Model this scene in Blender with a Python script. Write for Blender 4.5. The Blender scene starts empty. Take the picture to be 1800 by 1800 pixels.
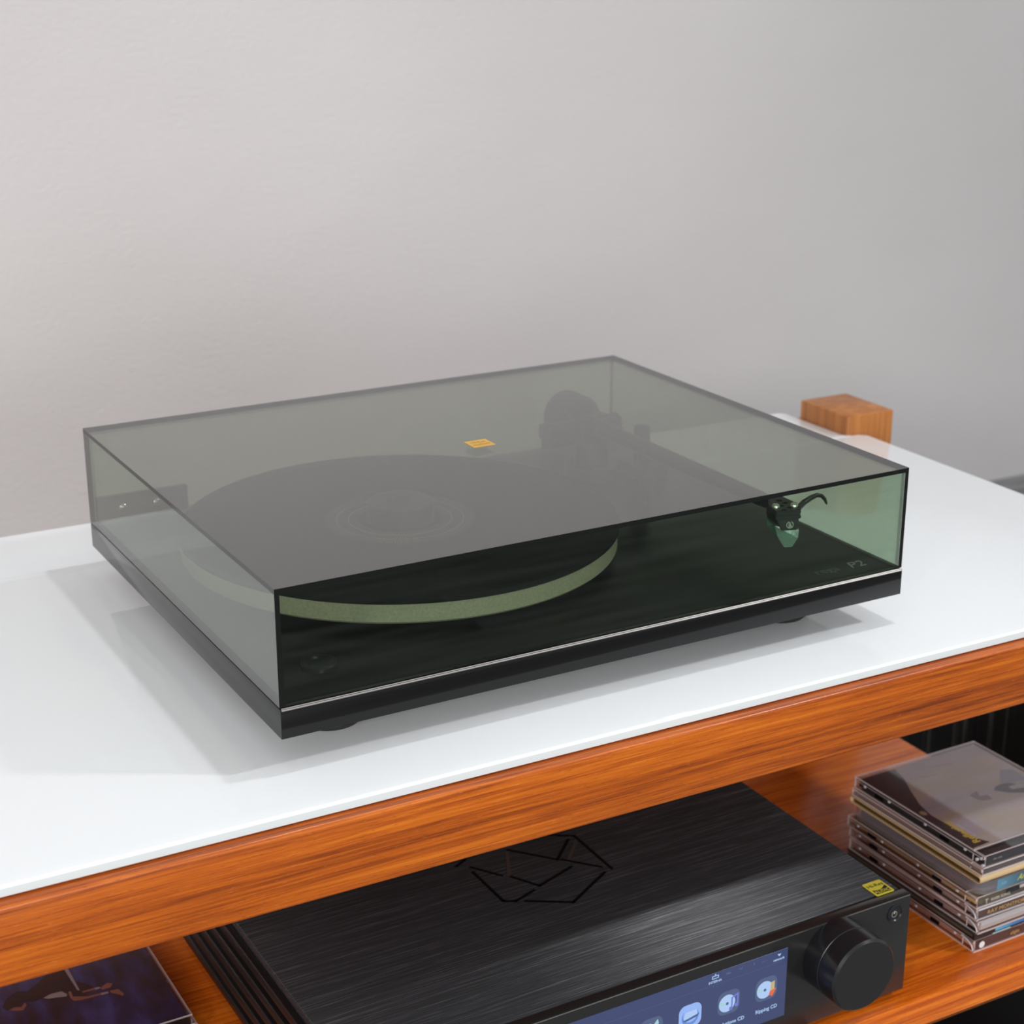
import bpy, bmesh, math, random
from mathutils import Vector, Matrix
random.seed(7)
SC = bpy.context.scene
COL = SC.collection
pi = math.pi

# ------------------------------------------------------------------ camera
cd = bpy.data.cameras.new('camera'); cam = bpy.data.objects.new('camera', cd); COL.objects.link(cam)
SC.camera = cam
YAW, PIT = 0.513846743, -0.328437353
fw = Vector((math.sin(YAW) * math.cos(PIT), math.cos(YAW) * math.cos(PIT), math.sin(PIT)))
rt = fw.cross(Vector((0, 0, 1))).normalized(); up = rt.cross(fw)
cam.matrix_world = Matrix((
    (rt.x, up.x, -fw.x, -0.309483778), (rt.y, up.y, -fw.y, -0.808455011),
    (rt.z, up.z, -fw.z, 0.446119222), (0, 0, 0, 1)))
cd.sensor_width = 36.0; cd.lens = 3009.72 / 1800 * 36.0
cd.clip_start = 0.05; cd.clip_end = 50
cd.dof.use_dof = True; cd.dof.focus_distance = 1.0; cd.dof.aperture_fstop = 13.0

# ------------------------------------------------------------------ world, lights, exposure
W = bpy.data.worlds.new('room_light'); SC.world = W; W.use_nodes = True
W.node_tree.nodes['Background'].inputs[0].default_value = (0.96, 0.98, 1.0, 1)
W.node_tree.nodes['Background'].inputs[1].default_value = 0.53

def area(name, loc, target, size, power, color=(1, 1, 1), spread=None):
    l = bpy.data.lights.new(name, 'AREA'); o = bpy.data.objects.new(name, l); COL.objects.link(o)
    l.shape = 'DISK'; l.size = size; l.energy = power; l.color = color
    if spread: l.spread = spread
    o.location = loc
    o.rotation_euler = (Vector(target) - Vector(loc)).to_track_quat('-Z', 'Y').to_euler()
    return o
area('ceiling_spot_over_rack', (0.60, -0.08, 2.25), (0.50, 0.25, 0.0), 0.10, 3.2, (0.97, 0.985, 1.0), math.radians(90))
area('ceiling_spot_right_front', (1.85, -1.05, 1.65), (0.2, 0.1, 0.0), 0.14, 4.0, (0.97, 0.98, 1.0), math.radians(80))
area('standing_lamp_left', (-3.07, -2.63, 1.34), (0.0, 1.0, -0.15), 0.5, 8.0, (1.0, 0.92, 0.87), math.radians(58))
fill_lamp = area('front_fill_light', (-1.0, -5.2, 0.95), (0.4, 0.6, 0.1), 2.6, 135, (0.93, 0.975, 1.0))  # added soft fill from the front, lifts the shade under the plinth
SC.view_settings.view_transform = 'Standard'
SC.view_settings.look = 'None'
SC.view_settings.exposure = 0.0
SC.view_settings.gamma = 1.0
SC.view_settings.use_curve_mapping = False
SC.cycles.transparent_max_bounces = 64
SC.cycles.max_bounces = 10
SC.cycles.glossy_bounces = 6
SC.cycles.caustics_reflective = False
SC.cycles.caustics_refractive = False

# ------------------------------------------------------------------ material helpers
class N:
    """small node-graph writer"""
    def __init__(s, name):
        s.m = bpy.data.materials.new(name); s.m.use_nodes = True
        s.t = s.m.node_tree; s.t.nodes.clear()
        s.out = s.t.nodes.new('ShaderNodeOutputMaterial')
    def n(s, typ, ins=None, **kw):
        nd = s.t.nodes.new(typ)
        for k, v in kw.items(): setattr(nd, k, v)
        for k, v in (ins or {}).items(): s.set(nd.inputs[k], v)
        return nd
    def set(s, inp, v):
        if isinstance(v, bpy.types.NodeSocket): s.t.links.new(v, inp)
        elif isinstance(v, bpy.types.Node): s.t.links.new(v.outputs[0], inp)
        else: inp.default_value = v
    def math(s, op, a, b=None, clamp=False):
        nd = s.n('ShaderNodeMath', operation=op, use_clamp=clamp)
        s.set(nd.inputs[0], a)
        if b is not None: s.set(nd.inputs[1], b)
        return nd.outputs[0]
    def ramp(s, fac, stops):
        nd = s.n('ShaderNodeValToRGB', {0: fac}); e = nd.color_ramp.elements
        while len(e) < len(stops): e.new(0.5)
        for el, (p, c) in zip(e, stops): el.position = p; el.color = (*c, 1)
        return nd.outputs[0]
    def mix(s, fac, a, b):
        nd = s.n('ShaderNodeMix', data_type='RGBA'); s.set(nd.inputs[0], fac); s.set(nd.inputs[6], a); s.set(nd.inputs[7], b)
        return nd.outputs[2]
    def done(s, sh):
        s.set(s.out.inputs[0], sh); return s.m

def c4(c): return (*c, 1)
def pbr(name, color, rough=0.5, metal=0.0, ior=1.5, bump=0, bscale=400, coat=0, spec=None, var=0.0):
    g = N(name)
    co = g.n('ShaderNodeTexCoord').outputs['Object']
    base = c4(color)
    if var:
        nz = g.n('ShaderNodeTexNoise', {'Vector': co, 'Scale': bscale * 0.4, 'Detail': 3}).outputs[0]
        base = g.ramp(nz, [(0.3, tuple(x * (1 - var) for x in color)), (0.7, tuple(min(1, x * (1 + var)) for x in color))])
    p = g.n('ShaderNodeBsdfPrincipled', {'Base Color': base, 'Roughness': rough, 'Metallic': metal, 'IOR': ior, 'Coat Weight': coat, 'Coat Roughness': 0.05})
    if spec is not None: p.inputs['Specular IOR Level'].default_value = spec
    if bump:
        nz = g.n('ShaderNodeTexNoise', {'Vector': co, 'Scale': bscale, 'Detail': 2}).outputs[0]
        g.set(p.inputs['Normal'], g.n('ShaderNodeBump', {'Strength': bump, 'Distance': 0.0004, 'Height': nz}).outputs[0])
    return g.done(p)

def clear(name, tint, f0=0.04, rough=0.01, haze=0.0, hazecol=(0.8, 0.8, 0.85)):
    """thin transparent sheet face: absorbing, with a Schlick reflection that is the same from both sides"""
    g = N(name)
    geo = g.n('ShaderNodeNewGeometry')
    d = g.n('ShaderNodeVectorMath', {0: geo.outputs['Incoming'], 1: geo.outputs['Normal']}, operation='DOT_PRODUCT').outputs['Value']
    c = g.math('ABSOLUTE', d)
    s5 = g.math('POWER', g.math('SUBTRACT', 1.0, c, True), 5.0)
    F = g.math('ADD', g.math('MULTIPLY', s5, 1 - f0), f0, True)
    sin2 = g.math('SUBTRACT', 1.0, g.math('MULTIPLY', c, c))
    ct = g.math('SQRT', g.math('SUBTRACT', 1.0, g.math('DIVIDE', sin2, 2.22)))
    k = g.math('DIVIDE', 1.0, ct)
    col = g.n('ShaderNodeCombineColor', {0: g.math('POWER', tint[0], k), 1: g.math('POWER', tint[1], k), 2: g.math('POWER', tint[2], k)}).outputs[0]
    tr = g.n('ShaderNodeBsdfTransparent', {0: col})
    if haze:
        df = g.n('ShaderNodeBsdfDiffuse', {0: c4(hazecol)})
        mx = g.n('ShaderNodeMixShader', {0: haze}); g.set(mx.inputs[1], tr); g.set(mx.inputs[2], df); tr = mx
    gl = g.n('ShaderNodeBsdfGlossy', {'Color': (1, 1, 1, 1), 'Roughness': rough})
    m = g.n('ShaderNodeMixShader', {0: F}); g.set(m.inputs[1], tr); g.set(m.inputs[2], gl)
    return g.done(m)

def emit(name, color, strength=1.0, gloss=True):
    g = N(name)
    p = g.n('ShaderNodeBsdfPrincipled', {'Base Color': (0.004, 0.004, 0.006, 1), 'Roughness': 0.2,
            'Emission Color': c4(color), 'Emission Strength': strength})
    return g.done(p)

def wood(name, axis, cols, rough=0.34, seed=0.0, pores=True, coat=0.08):
    g = N(name)
    co = g.n('ShaderNodeTexCoord').outputs['Object']
    sc = {'x': (7.0, 330, 330), 'z': (75, 110, 3.0)}[axis]
    mp = g.n('ShaderNodeMapping', {'Vector': co, 'Location': (seed, seed * 1.7, seed * 0.6), 'Scale': sc}).outputs[0]
    n1 = g.n('ShaderNodeTexNoise', {'Vector': mp, 'Scale': 1.0, 'Detail': 5, 'Roughness': 0.6, 'Distortion': 0.6}).outputs[0]
    sc2 = {'x': (26, 1100, 1100), 'z': (520, 520, 12)}[axis]
    mp2 = g.n('ShaderNodeMapping', {'Vector': co, 'Scale': sc2}).outputs[0]
    n2 = g.n('ShaderNodeTexNoise', {'Vector': mp2, 'Scale': 1.0, 'Detail': 3, 'Roughness': 0.6}).outputs[0]
    mp0 = g.n('ShaderNodeMapping', {'Vector': co, 'Location': (seed, 0, 0), 'Scale': {'x': (1.6, 70, 70), 'z': (40, 40, 1.6)}[axis]}).outputs[0]
    n0 = g.n('ShaderNodeTexNoise', {'Vector': mp0, 'Scale': 1.0, 'Detail': 2}).outputs[0]
    f = g.math('ADD', g.math('ADD', g.math('MULTIPLY', n1, 0.46), g.math('MULTIPLY', n2, 0.30)), g.math('MULTIPLY', n0, 0.24))
    col = g.ramp(f, [(0.35, cols[0]), (0.45, cols[1]), (0.53, cols[2]), (0.66, cols[3])])
    if pores:
        sc3 = {'x': (170, 2600, 2600), 'z': (2600, 2600, 170)}[axis]
        mp3 = g.n('ShaderNodeMapping', {'Vector': co, 'Scale': sc3}).outputs[0]
        n3 = g.n('ShaderNodeTexNoise', {'Vector': mp3, 'Scale': 1.0, 'Detail': 1}).outputs[0]
        pf = g.ramp(n3, [(0.70, (0, 0, 0)), (0.76, (1, 1, 1))])
        col = g.mix(g.math('MULTIPLY', pf, 0.35), col, (0.75, 0.38, 0.16, 1))
        pd = g.ramp(n3, [(0.27, (1, 1, 1)), (0.33, (0, 0, 0))])
        col = g.mix(g.math('MULTIPLY', pd, 0.6), col, c4(tuple(x * 0.5 for x in cols[0])))
    p = g.n('ShaderNodeBsdfPrincipled', {'Base Color': col, 'Roughness': rough, 'IOR': 1.45, 'Coat Weight': coat, 'Coat Roughness': 0.12})
    bp = g.n('ShaderNodeBump', {'Strength': 0.12, 'Distance': 0.0006, 'Height': f})
    g.set(p.inputs['Normal'], bp.outputs[0])
    return g.done(p)

# ------------------------------------------------------------------ materials
TEAK = [(0.15, 0.024, 0.001), (0.34, 0.064, 0.003), (0.48, 0.103, 0.005), (0.66, 0.18, 0.012)]
M_teak = wood('teak_along', 'x', TEAK)
M_teak_shelf = wood('teak_shelf', 'x', [(0.34, 0.050, 0.003), (0.52, 0.094, 0.005), (0.70, 0.158, 0.009), (0.84, 0.25, 0.018)], rough=0.24, seed=3.1, coat=0.4)
M_teak_v = wood('teak_upright', 'z', [(0.27, 0.085, 0.018), (0.34, 0.115, 0.024), (0.42, 0.15, 0.032), (0.52, 0.21, 0.05)], rough=0.45, seed=5.0, pores=False, coat=0.1)
def white_glass():
    # white paint seen through clear glass: light spreads sideways inside the sheet
    g = N('white_glass')
    p = g.n('ShaderNodeBsdfPrincipled', {'Base Color': (0.835, 0.855, 0.868, 1), 'Roughness': 0.02, 'Specular IOR Level': 0.28, 'Subsurface Weight': 0.3, 'Subsurface Radius': (0.85, 1.0, 1.15), 'Subsurface Scale': 0.012})
    p.subsurface_method = 'BURLEY'
    return g.done(p)
M_glass_white = white_glass()
M_glass_edge = pbr('white_glass_edge', (0.66, 0.72, 0.73), 0.08)
def black_ash():
    g = N('black_ash')
    co = g.n('ShaderNodeTexCoord').outputs['Object']
    mp = g.n('ShaderNodeMapping', {'Vector': co, 'Scale': (170, 170, 3)}).outputs[0]
    nz = g.n('ShaderNodeTexNoise', {'Vector': mp, 'Scale': 1.0, 'Detail': 4, 'Roughness': 0.7}).outputs[0]
    col = g.ramp(nz, [(0.35, (0.004, 0.004, 0.004)), (0.56, (0.010, 0.010, 0.010)), (0.62, (0.06, 0.06, 0.058)), (0.74, (0.14, 0.14, 0.13))])
    p = g.n('ShaderNodeBsdfPrincipled', {'Base Color': col, 'Roughness': 0.55, 'Specular IOR Level': 0.25})
    g.set(p.inputs['Normal'], g.n('ShaderNodeBump', {'Strength': 0.4, 'Distance': 0.0008, 'Height': nz}).outputs[0])
    return g.done(p)
M_ash = black_ash()
M_ash_flat = pbr('black_board', (0.006, 0.006, 0.006), 0.6, spec=0.2)

def wall_mat():
    g = N('plaster_wall')
    co = g.n('ShaderNodeTexCoord').outputs['Object']
    big = g.n('ShaderNodeTexNoise', {'Vector': co, 'Scale': 2.0, 'Detail': 3}).outputs[0]
    base = g.ramp(big, [(0.3, (0.625, 0.592, 0.586)), (0.7, (0.665, 0.632, 0.628))])
    # flecks and a scuff: fixed marks on the paint (wall-local metres)
    for (x, z, r, c, soft) in [(0.271, 0.121, 0.0030, (0.9, 0.88, 0.86), 0.3), (0.177, -0.080, 0.0034, (0.9, 0.88, 0.86), 0.3), (0.945, 0.163, 0.006, (0.40, 0.38, 0.38), 0.6), (0.845, 0.137, 0.0036, (0.42, 0.40, 0.40), 0.5), (0.852, 0.139, 0.0026, (0.45, 0.43, 0.43), 0.5)]:
        dv = g.n('ShaderNodeVectorMath', {0: co, 1: (x, 0, z)}, operation='DISTANCE').outputs['Value']
        mr = g.n('ShaderNodeMapRange', {0: dv, 1: r * soft, 2: r, 3: 0.7, 4: 0.0}).outputs[0]
        base = g.mix(mr, base, c4(c))
    mp = g.n('ShaderNodeMapping', {'Vector': co, 'Scale': (1, 1, 1.5)}).outputs[0]
    n1 = g.n('ShaderNodeTexNoise', {'Vector': mp, 'Scale': 130, 'Detail': 4, 'Roughness': 0.6}).outputs[0]
    n2 = g.n('ShaderNodeTexNoise', {'Vector': mp, 'Scale': 9, 'Detail': 2}).outputs[0]
    h = g.math('ADD', n1, g.math('MULTIPLY', n2, 1.2))
    p = g.n('ShaderNodeBsdfPrincipled', {'Base Color': base, 'Roughness': 0.6, 'Specular IOR Level': 0.3})
    g.set(p.inputs['Normal'], g.n('ShaderNodeBump', {'Strength': 0.35, 'Distance': 0.0035, 'Height': h}).outputs[0])
    return g.done(p)
M_wall = wall_mat()
def floor_mat():
    g = N('grey_plank')
    co = g.n('ShaderNodeTexCoord').outputs['Object']
    mp = g.n('ShaderNodeMapping', {'Vector': co, 'Scale': (3, 38, 38)}).outputs[0]
    nz = g.n('ShaderNodeTexNoise', {'Vector': mp, 'Scale': 1.0, 'Detail': 4, 'Roughness': 0.6, 'Distortion': 0.4}).outputs[0]
    oi = g.n('ShaderNodeObjectInfo').outputs['Random']
    f = g.math('ADD', nz, g.math('MULTIPLY', g.math('SUBTRACT', oi, 0.5), 0.14))
    col = g.ramp(f, [(0.36, (0.06, 0.06, 0.06)), (0.5, (0.20, 0.20, 0.20)), (0.62, (0.30, 0.30, 0.305))])
    p = g.n('ShaderNodeBsdfPrincipled', {'Base Color': col, 'Roughness': 0.5})
    return g.done(p)
M_floor = floor_mat()
M_sub = pbr('subfloor', (0.08, 0.08, 0.08), 0.8)

M_smoke = clear('smoked_acrylic', (0.825, 0.890, 0.825), f0=0.030, rough=0.006)
M_smoke_top = clear('smoked_acrylic_dusty', (0.725, 0.738, 0.692), f0=0.050, rough=0.006, haze=0.042, hazecol=(0.75, 0.72, 0.74))
M_smoke_side = clear('smoked_acrylic_side', (0.765, 0.808, 0.752), f0=0.066, rough=0.006, haze=0.045, hazecol=(0.75, 0.75, 0.75))
M_smoke_edge = pbr('smoked_acrylic_edge', (0.006, 0.007, 0.006), 0.12)
M_plinth = pbr('black_laminate', (0.006, 0.006, 0.006), 0.10, spec=0.32)
M_plinth_side = pbr('black_laminate_lit_side', (0.012, 0.012, 0.012), 0.16, spec=0.72)  # same laminate, lighter and glossier copy to paint brighter side reflections
M_plinth_top = pbr('black_laminate_top', (0.007, 0.007, 0.006), 0.32, spec=0.16)
M_plinth_highlight = pbr('plinth_highlight', (0.32, 0.30, 0.29), 0.35, metal=0.6)  # pale grey stands for light reflected off the black front chamfer
M_rubber = pbr('black_rubber', (0.010, 0.010, 0.010), 0.55)
M_felt = pbr('black_felt', (0.010, 0.010, 0.010), 0.95, bump=0.5, bscale=2500, spec=0.1)
M_print = pbr('mat_print', (0.10, 0.10, 0.095), 0.9, spec=0.1)
M_print_b = pbr('mat_print_bright', (0.20, 0.20, 0.18), 0.9, spec=0.1)
M_platter = pbr('platter_glass', (0.33, 0.29, 0.22), 0.4, bump=0.15, bscale=1500, var=0.12)
M_arm = pbr('arm_black', (0.012, 0.012, 0.012), 0.35)
M_black = pbr('matte_black_plastic', (0.010, 0.010, 0.010), 0.42)
M_steel = pbr('screw_steel', (0.75, 0.74, 0.70), 0.22, metal=1.0)
M_guard = clear('green_guard', (0.62, 0.88, 0.80), f0=0.07, rough=0.05, haze=0.14, hazecol=(0.72, 0.92, 0.84))
M_guard_d = pbr('green_body', (0.01, 0.13, 0.085), 0.3)
M_white_ink = pbr('white_ink', (0.75, 0.75, 0.74), 0.6)
M_grey_ink = pbr('grey_ink', (0.20, 0.205, 0.19), 0.5)
M_dim_ink = pbr('dim_green_ink', (0.045, 0.060, 0.045), 0.4)
M_yellow = pbr('yellow_sticker', (0.62, 0.36, 0.07), 0.6)
M_yellow_ink = pbr('ochre_ink', (0.42, 0.24, 0.05), 0.6)
M_hires = pbr('lemon_sticker', (0.66, 0.56, 0.06), 0.45)
M_ink = pbr('black_ink', (0.02, 0.018, 0.008), 0.6)

def brushed():
    g = N('brushed_black_aluminium')
    co = g.n('ShaderNodeTexCoord').outputs['Object']
    mp = g.n('ShaderNodeMapping', {'Vector': co, 'Scale': (30, 3200, 3200)}).outputs[0]
    n1 = g.n('ShaderNodeTexNoise', {'Vector': mp, 'Scale': 1.0, 'Detail': 3, 'Roughness': 0.7}).outputs[0]
    mp2 = g.n('ShaderNodeMapping', {'Vector': co, 'Scale': (12, 1100, 1100)}).outputs[0]
    n2 = g.n('ShaderNodeTexNoise', {'Vector': mp2, 'Scale': 1.0, 'Detail': 2}).outputs[0]
    f = g.math('ADD', g.math('MULTIPLY', n1, 0.6), g.math('MULTIPLY', n2, 0.4))
    col = g.ramp(f, [(0.36, (0.060, 0.060, 0.062)), (0.54, (0.105, 0.105, 0.110)), (0.70, (0.42, 0.42, 0.45))])
    ro = g.math('ADD', g.math('MULTIPLY', f, 0.14), 0.40)
    tg = g.n('ShaderNodeCombineXYZ', {0: 0.0, 1: 1.0, 2: 0.0})
    an = g.n('ShaderNodeBsdfAnisotropic', {'Color': col, 'Roughness': 0.62, 'Anisotropy': 0.75, 'Rotation': 0.25, 'Tangent': tg})
    df = g.n('ShaderNodeBsdfDiffuse', {'Color': (0.012, 0.012, 0.013, 1)})
    bp = g.n('ShaderNodeBump', {'Strength': 0.25, 'Distance': 0.0004, 'Height': f})
    g.set(an.inputs['Normal'], bp.outputs[0])
    p = g.n('ShaderNodeAddShader'); g.set(p.inputs[0], an); g.set(p.inputs[1], df)
    return g.done(p)
M_brushed = brushed()
M_groove = pbr('engraved_black', (0.003, 0.003, 0.003), 0.7, spec=0.1)
M_groove_lit = pbr('engraved_lit', (0.055, 0.043, 0.036), 0.5)  # brown paints the groove sides that catch the light
M_front = pbr('front_panel_black', (0.016, 0.016, 0.016), 0.22)
M_edge_line = pbr('polished_edge', (0.55, 0.54, 0.50), 0.3, metal=1.0)
M_knob = pbr('knob_black', (0.012, 0.012, 0.014), 0.25)
M_knob_face = pbr('knob_face', (0.011, 0.011, 0.011), 0.45)
M_cream = pbr('cream_ink', (0.62, 0.58, 0.48), 0.5)
M_screen = emit('screen_navy', (0.048, 0.064, 0.155), 1.0)
M_scr_line = emit('screen_line', (0.075, 0.095, 0.20), 1.0)
M_scr_text = emit('screen_text', (0.40, 0.56, 0.85), 1.0)
M_scr_dim = emit('screen_dim', (0.085, 0.11, 0.22), 1.0)
M_icon_bg = emit('icon_slate', (0.085, 0.115, 0.22), 1.0)
M_icon_blue = emit('icon_paleblue', (0.30, 0.46, 0.88), 1.0)
M_icon_disc = emit('icon_disc', (0.42, 0.58, 0.88), 1.0)
M_icon_hub = emit('icon_hub', (0.06, 0.12, 0.28), 1.0)
M_icon_mint = emit('icon_mint', (0.36, 0.62, 0.66), 1.0)
M_icon_sand = emit('icon_sand', (0.55, 0.42, 0.20), 1.0)
M_icon_red = emit('icon_red', (0.75, 0.14, 0.06), 1.0)
M_icon_violet = emit('icon_violet', (0.16, 0.20, 0.62), 1.0)
M_icon_green = emit('icon_green', (0.30, 0.42, 0.12), 1.0)
M_icon_deep = emit('icon_deepblue', (0.14, 0.26, 0.62), 1.0)

M_clear = clear('clear_plastic', (0.955, 0.945, 0.95), f0=0.05, rough=0.02, haze=0.012, hazecol=(0.75, 0.72, 0.76))
M_clear_edge = clear('clear_plastic_edge', (0.86, 0.82, 0.83), f0=0.16, rough=0.12, haze=0.62, hazecol=(0.95, 0.82, 0.80))
M_clear_rib = pbr('frosted_rib', (0.62, 0.60, 0.62), 0.3)

# ------------------------------------------------------------------ mesh helpers
OFF = {}
def bmn(): return bmesh.new()
def setmi(faces, mi):
    for f in faces: f.material_index = mi
def box(bm, x0, x1, y0, y1, z0, z1, bev=0.0, seg=2, mi=0):
    r = bmesh.ops.create_cube(bm, size=1.0)
    vs = r['verts']
    for v in vs: v.co = Vector(((x0 + x1) / 2 + v.co.x * (x1 - x0), (y0 + y1) / 2 + v.co.y * (y1 - y0), (z0 + z1) / 2 + v.co.z * (z1 - z0)))
    fs = set(f for v in vs for f in v.link_faces); setmi(fs, mi)
    if bev:
        es = list(set(e for v in vs for e in v.link_edges))
        rr = bmesh.ops.bevel(bm, geom=es, offset=bev, segments=seg, profile=0.5, affect='EDGES', clamp_overlap=True)
        setmi(rr['faces'], mi)
    return vs
def frame_of(axis):
    a = Vector(axis).normalized()
    h = Vector((0, 0, 1)) if abs(a.z) < 0.9 else Vector((1, 0, 0))
    u = a.cross(h).normalized(); v = a.cross(u)
    return a, u, v
def lathe(bm, prof, org=(0, 0, 0), axis=(0, 0, 1), n=48, mi=0):
    """revolve (radius, height) pairs about axis through org; closes at zero radius"""
    a, u, v = frame_of(axis); org = Vector(org); rings = []
    for r, h in prof:
        if r < 1e-7: rings.append([bm.verts.new(org + a * h)])
        else: rings.append([bm.verts.new(org + a * h + u * (r * math.cos(2 * pi * k / n)) + v * (r * math.sin(2 * pi * k / n))) for k in range(n)])
    fs = []
    for A, B in zip(rings, rings[1:]):
        for k in range(n):
            q = [A[k % len(A)], A[(k + 1) % len(A)], B[(k + 1) % len(B)], B[k % len(B)]]
            q = list(dict.fromkeys(q))
            if len(q) >= 3:
                try: fs.append(bm.faces.new(q))
                except ValueError: pass
    setmi(fs, mi); return fs
def disc(bm, org, axis, r, h, n=40, bev=0.0, mi=0):
    b = bev
    return lathe(bm, [(0, 0), (r - b, 0), (r, b), (r, h - b), (r - b, h), (0, h)] if b else [(0, 0), (r, 0), (r, h), (0, h)], org, axis, n, mi)
def ring(bm, org, axis, r0, r1, h, n=72, mi=0):
    return lathe(bm, [(r0, 0), (r1, 0), (r1, h), (r0, h), (r0, 0)], org, axis, n, mi)
def tube(bm, pts, rad, n=12, mi=0):
    pts = [Vector(p) for p in pts]; rings = []; fs = []
    if not isinstance(rad, (list, tuple)): rad = [rad] * len(pts)
    pu = None
    for i, p in enumerate(pts):
        t = (pts[min(i + 1, len(pts) - 1)] - pts[max(i - 1, 0)]).normalized()
        if pu is None: _, u, v = frame_of(t)
        else:
            u = (pu - t * pu.dot(t)).normalized(); v = t.cross(u)
        pu = u
        rings.append([bm.verts.new(p + u * (rad[i] * math.cos(2 * pi * k / n)) + v * (rad[i] * math.sin(2 * pi * k / n))) for k in range(n)])
    for A, B in zip(rings, rings[1:]):
        for k in range(n): fs.append(bm.faces.new([A[k], A[(k + 1) % n], B[(k + 1) % n], B[k]]))
    fs.append(bm.faces.new(rings[0][::-1])); fs.append(bm.faces.new(rings[-1])); setmi(fs, mi)
def prism(bm, pts, org, right, upv, h, mi=0):
    """polygon pts (2-D, in right/up) raised by h along right x up"""
    org, right, upv = Vector(org), Vector(right), Vector(upv); nrm = right.cross(upv).normalized()
    ar = sum(a[0] * b[1] - b[0] * a[1] for a, b in zip(pts, list(pts[1:]) + [pts[0]]))
    if ar < 0: pts = list(pts)[::-1]
    A = [bm.verts.new(org + right * p[0] + upv * p[1]) for p in pts]
    B = [bm.verts.new(v.co + nrm * h) for v in A]
    n = len(A); fs = [bm.faces.new(A[::-1]), bm.faces.new(B)]
    for k in range(n): fs.append(bm.faces.new([A[k], A[(k + 1) % n], B[(k + 1) % n], B[k]]))
    setmi(fs, mi); return fs
XY = ((1, 0, 0), (0, 1, 0))           # lying flat, seen from above
XZ = ((1, 0, 0), (0, 0, 1))           # upright, facing the viewer (-y)
SIDE = ((0, 1, 0), (-1, 0, 0))        # lying flat, reading away from the viewer
def stroke(bm, pts, w, org, right, upv, h, mi=0):
    for a, b in zip(pts, pts[1:]):
        a, b = Vector(a), Vector(b); d = (b - a).normalized(); q = Vector((-d.y, d.x)) * w / 2; e = d * w * 0.35
        prism(bm, [tuple(a - e - q), tuple(b + e - q), tuple(b + e + q), tuple(a - e + q)], org, right, upv, h, mi)
def rrect(w, h, r, n=6, cx=0, cy=0):
    out = []
    for sx, sy, a0 in ((1, 1, 0), (-1, 1, 90), (-1, -1, 180), (1, -1, 270)):
        for k in range(n + 1):
            a = math.radians(a0 + 90 * k / n); out.append((cx + sx * (w / 2 - r) + r * math.cos(a), cy + sy * (h / 2 - r) + r * math.sin(a)))
    return out
def circ(r, n=28, cx=0, cy=0): return [(cx + r * math.cos(2 * pi * k / n), cy + r * math.sin(2 * pi * k / n)) for k in range(n)]

def thing(name, label, cat, loc=(0, 0, 0), rotz=0.0, group=None):
    o = bpy.data.objects.new(name, None); COL.objects.link(o); o.empty_display_size = 0.02
    o.location = loc; o.rotation_euler = (0, 0, rotz)
    o['label'] = label; o['category'] = cat
    if group: o['group'] = group
    OFF[o.name] = Vector(loc); return o
def part(name, bm, mats, parent=None, label=None, kind=None, smooth=35):
    off = OFF.get(parent.name, Vector()) if parent else Vector()
    if off.length: bmesh.ops.translate(bm, verts=bm.verts, vec=-off)
    bmesh.ops.recalc_face_normals(bm, faces=bm.faces)
    me = bpy.data.meshes.new(name); bm.to_mesh(me); bm.free()
    for m in (mats if isinstance(mats, (list, tuple)) else [mats]): me.materials.append(m)
    if smooth:
        me.shade_smooth(); me.set_sharp_from_angle(angle=math.radians(smooth))
    o = bpy.data.objects.new(name, me); COL.objects.link(o)
    if parent: o.parent = parent
    OFF[o.name] = off
    if label: o['label'] = label
    if kind: o['kind'] = kind
    return o
def empty_part(name, parent):
    o = bpy.data.objects.new(name, None); COL.objects.link(o); o.parent = parent; OFF[o.name] = OFF[parent.name]; return o
def text(s, size, org, right, upv, mat, parent, name='lettering', ax='LEFT', depth=0.00012, shear=0.0, bold=0.0, sx=1.0, label=None):
    cu = bpy.data.curves.new('t', 'FONT'); cu.body = s; cu.size = size; cu.align_x = ax; cu.extrude = depth / 2; cu.shear = shear; cu.offset = bold * size
    cu.resolution_u = 3
    o = bpy.data.objects.new('t', cu); COL.objects.link(o)
    bpy.context.view_layer.update()
    me = bpy.data.meshes.new_from_object(o.evaluated_get(bpy.context.evaluated_depsgraph_get()))
    bpy.data.objects.remove(o); bpy.data.curves.remove(cu)
    r, u = Vector(right).normalized() * sx, Vector(upv).normalized(); n = r.cross(u).normalized(); off = OFF[parent.name]; org = Vector(org) - off + n * depth / 2
    for v in me.vertices: v.co = org + r * v.co.x + u * v.co.y + n * v.co.z
    me.materials.clear(); me.materials.append(mat)
    ob = bpy.data.objects.new(name, me); ob.data.name = name; COL.objects.link(ob); ob.parent = parent; OFF[ob.name] = off
    if label: ob['label'] = label
    return ob

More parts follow.
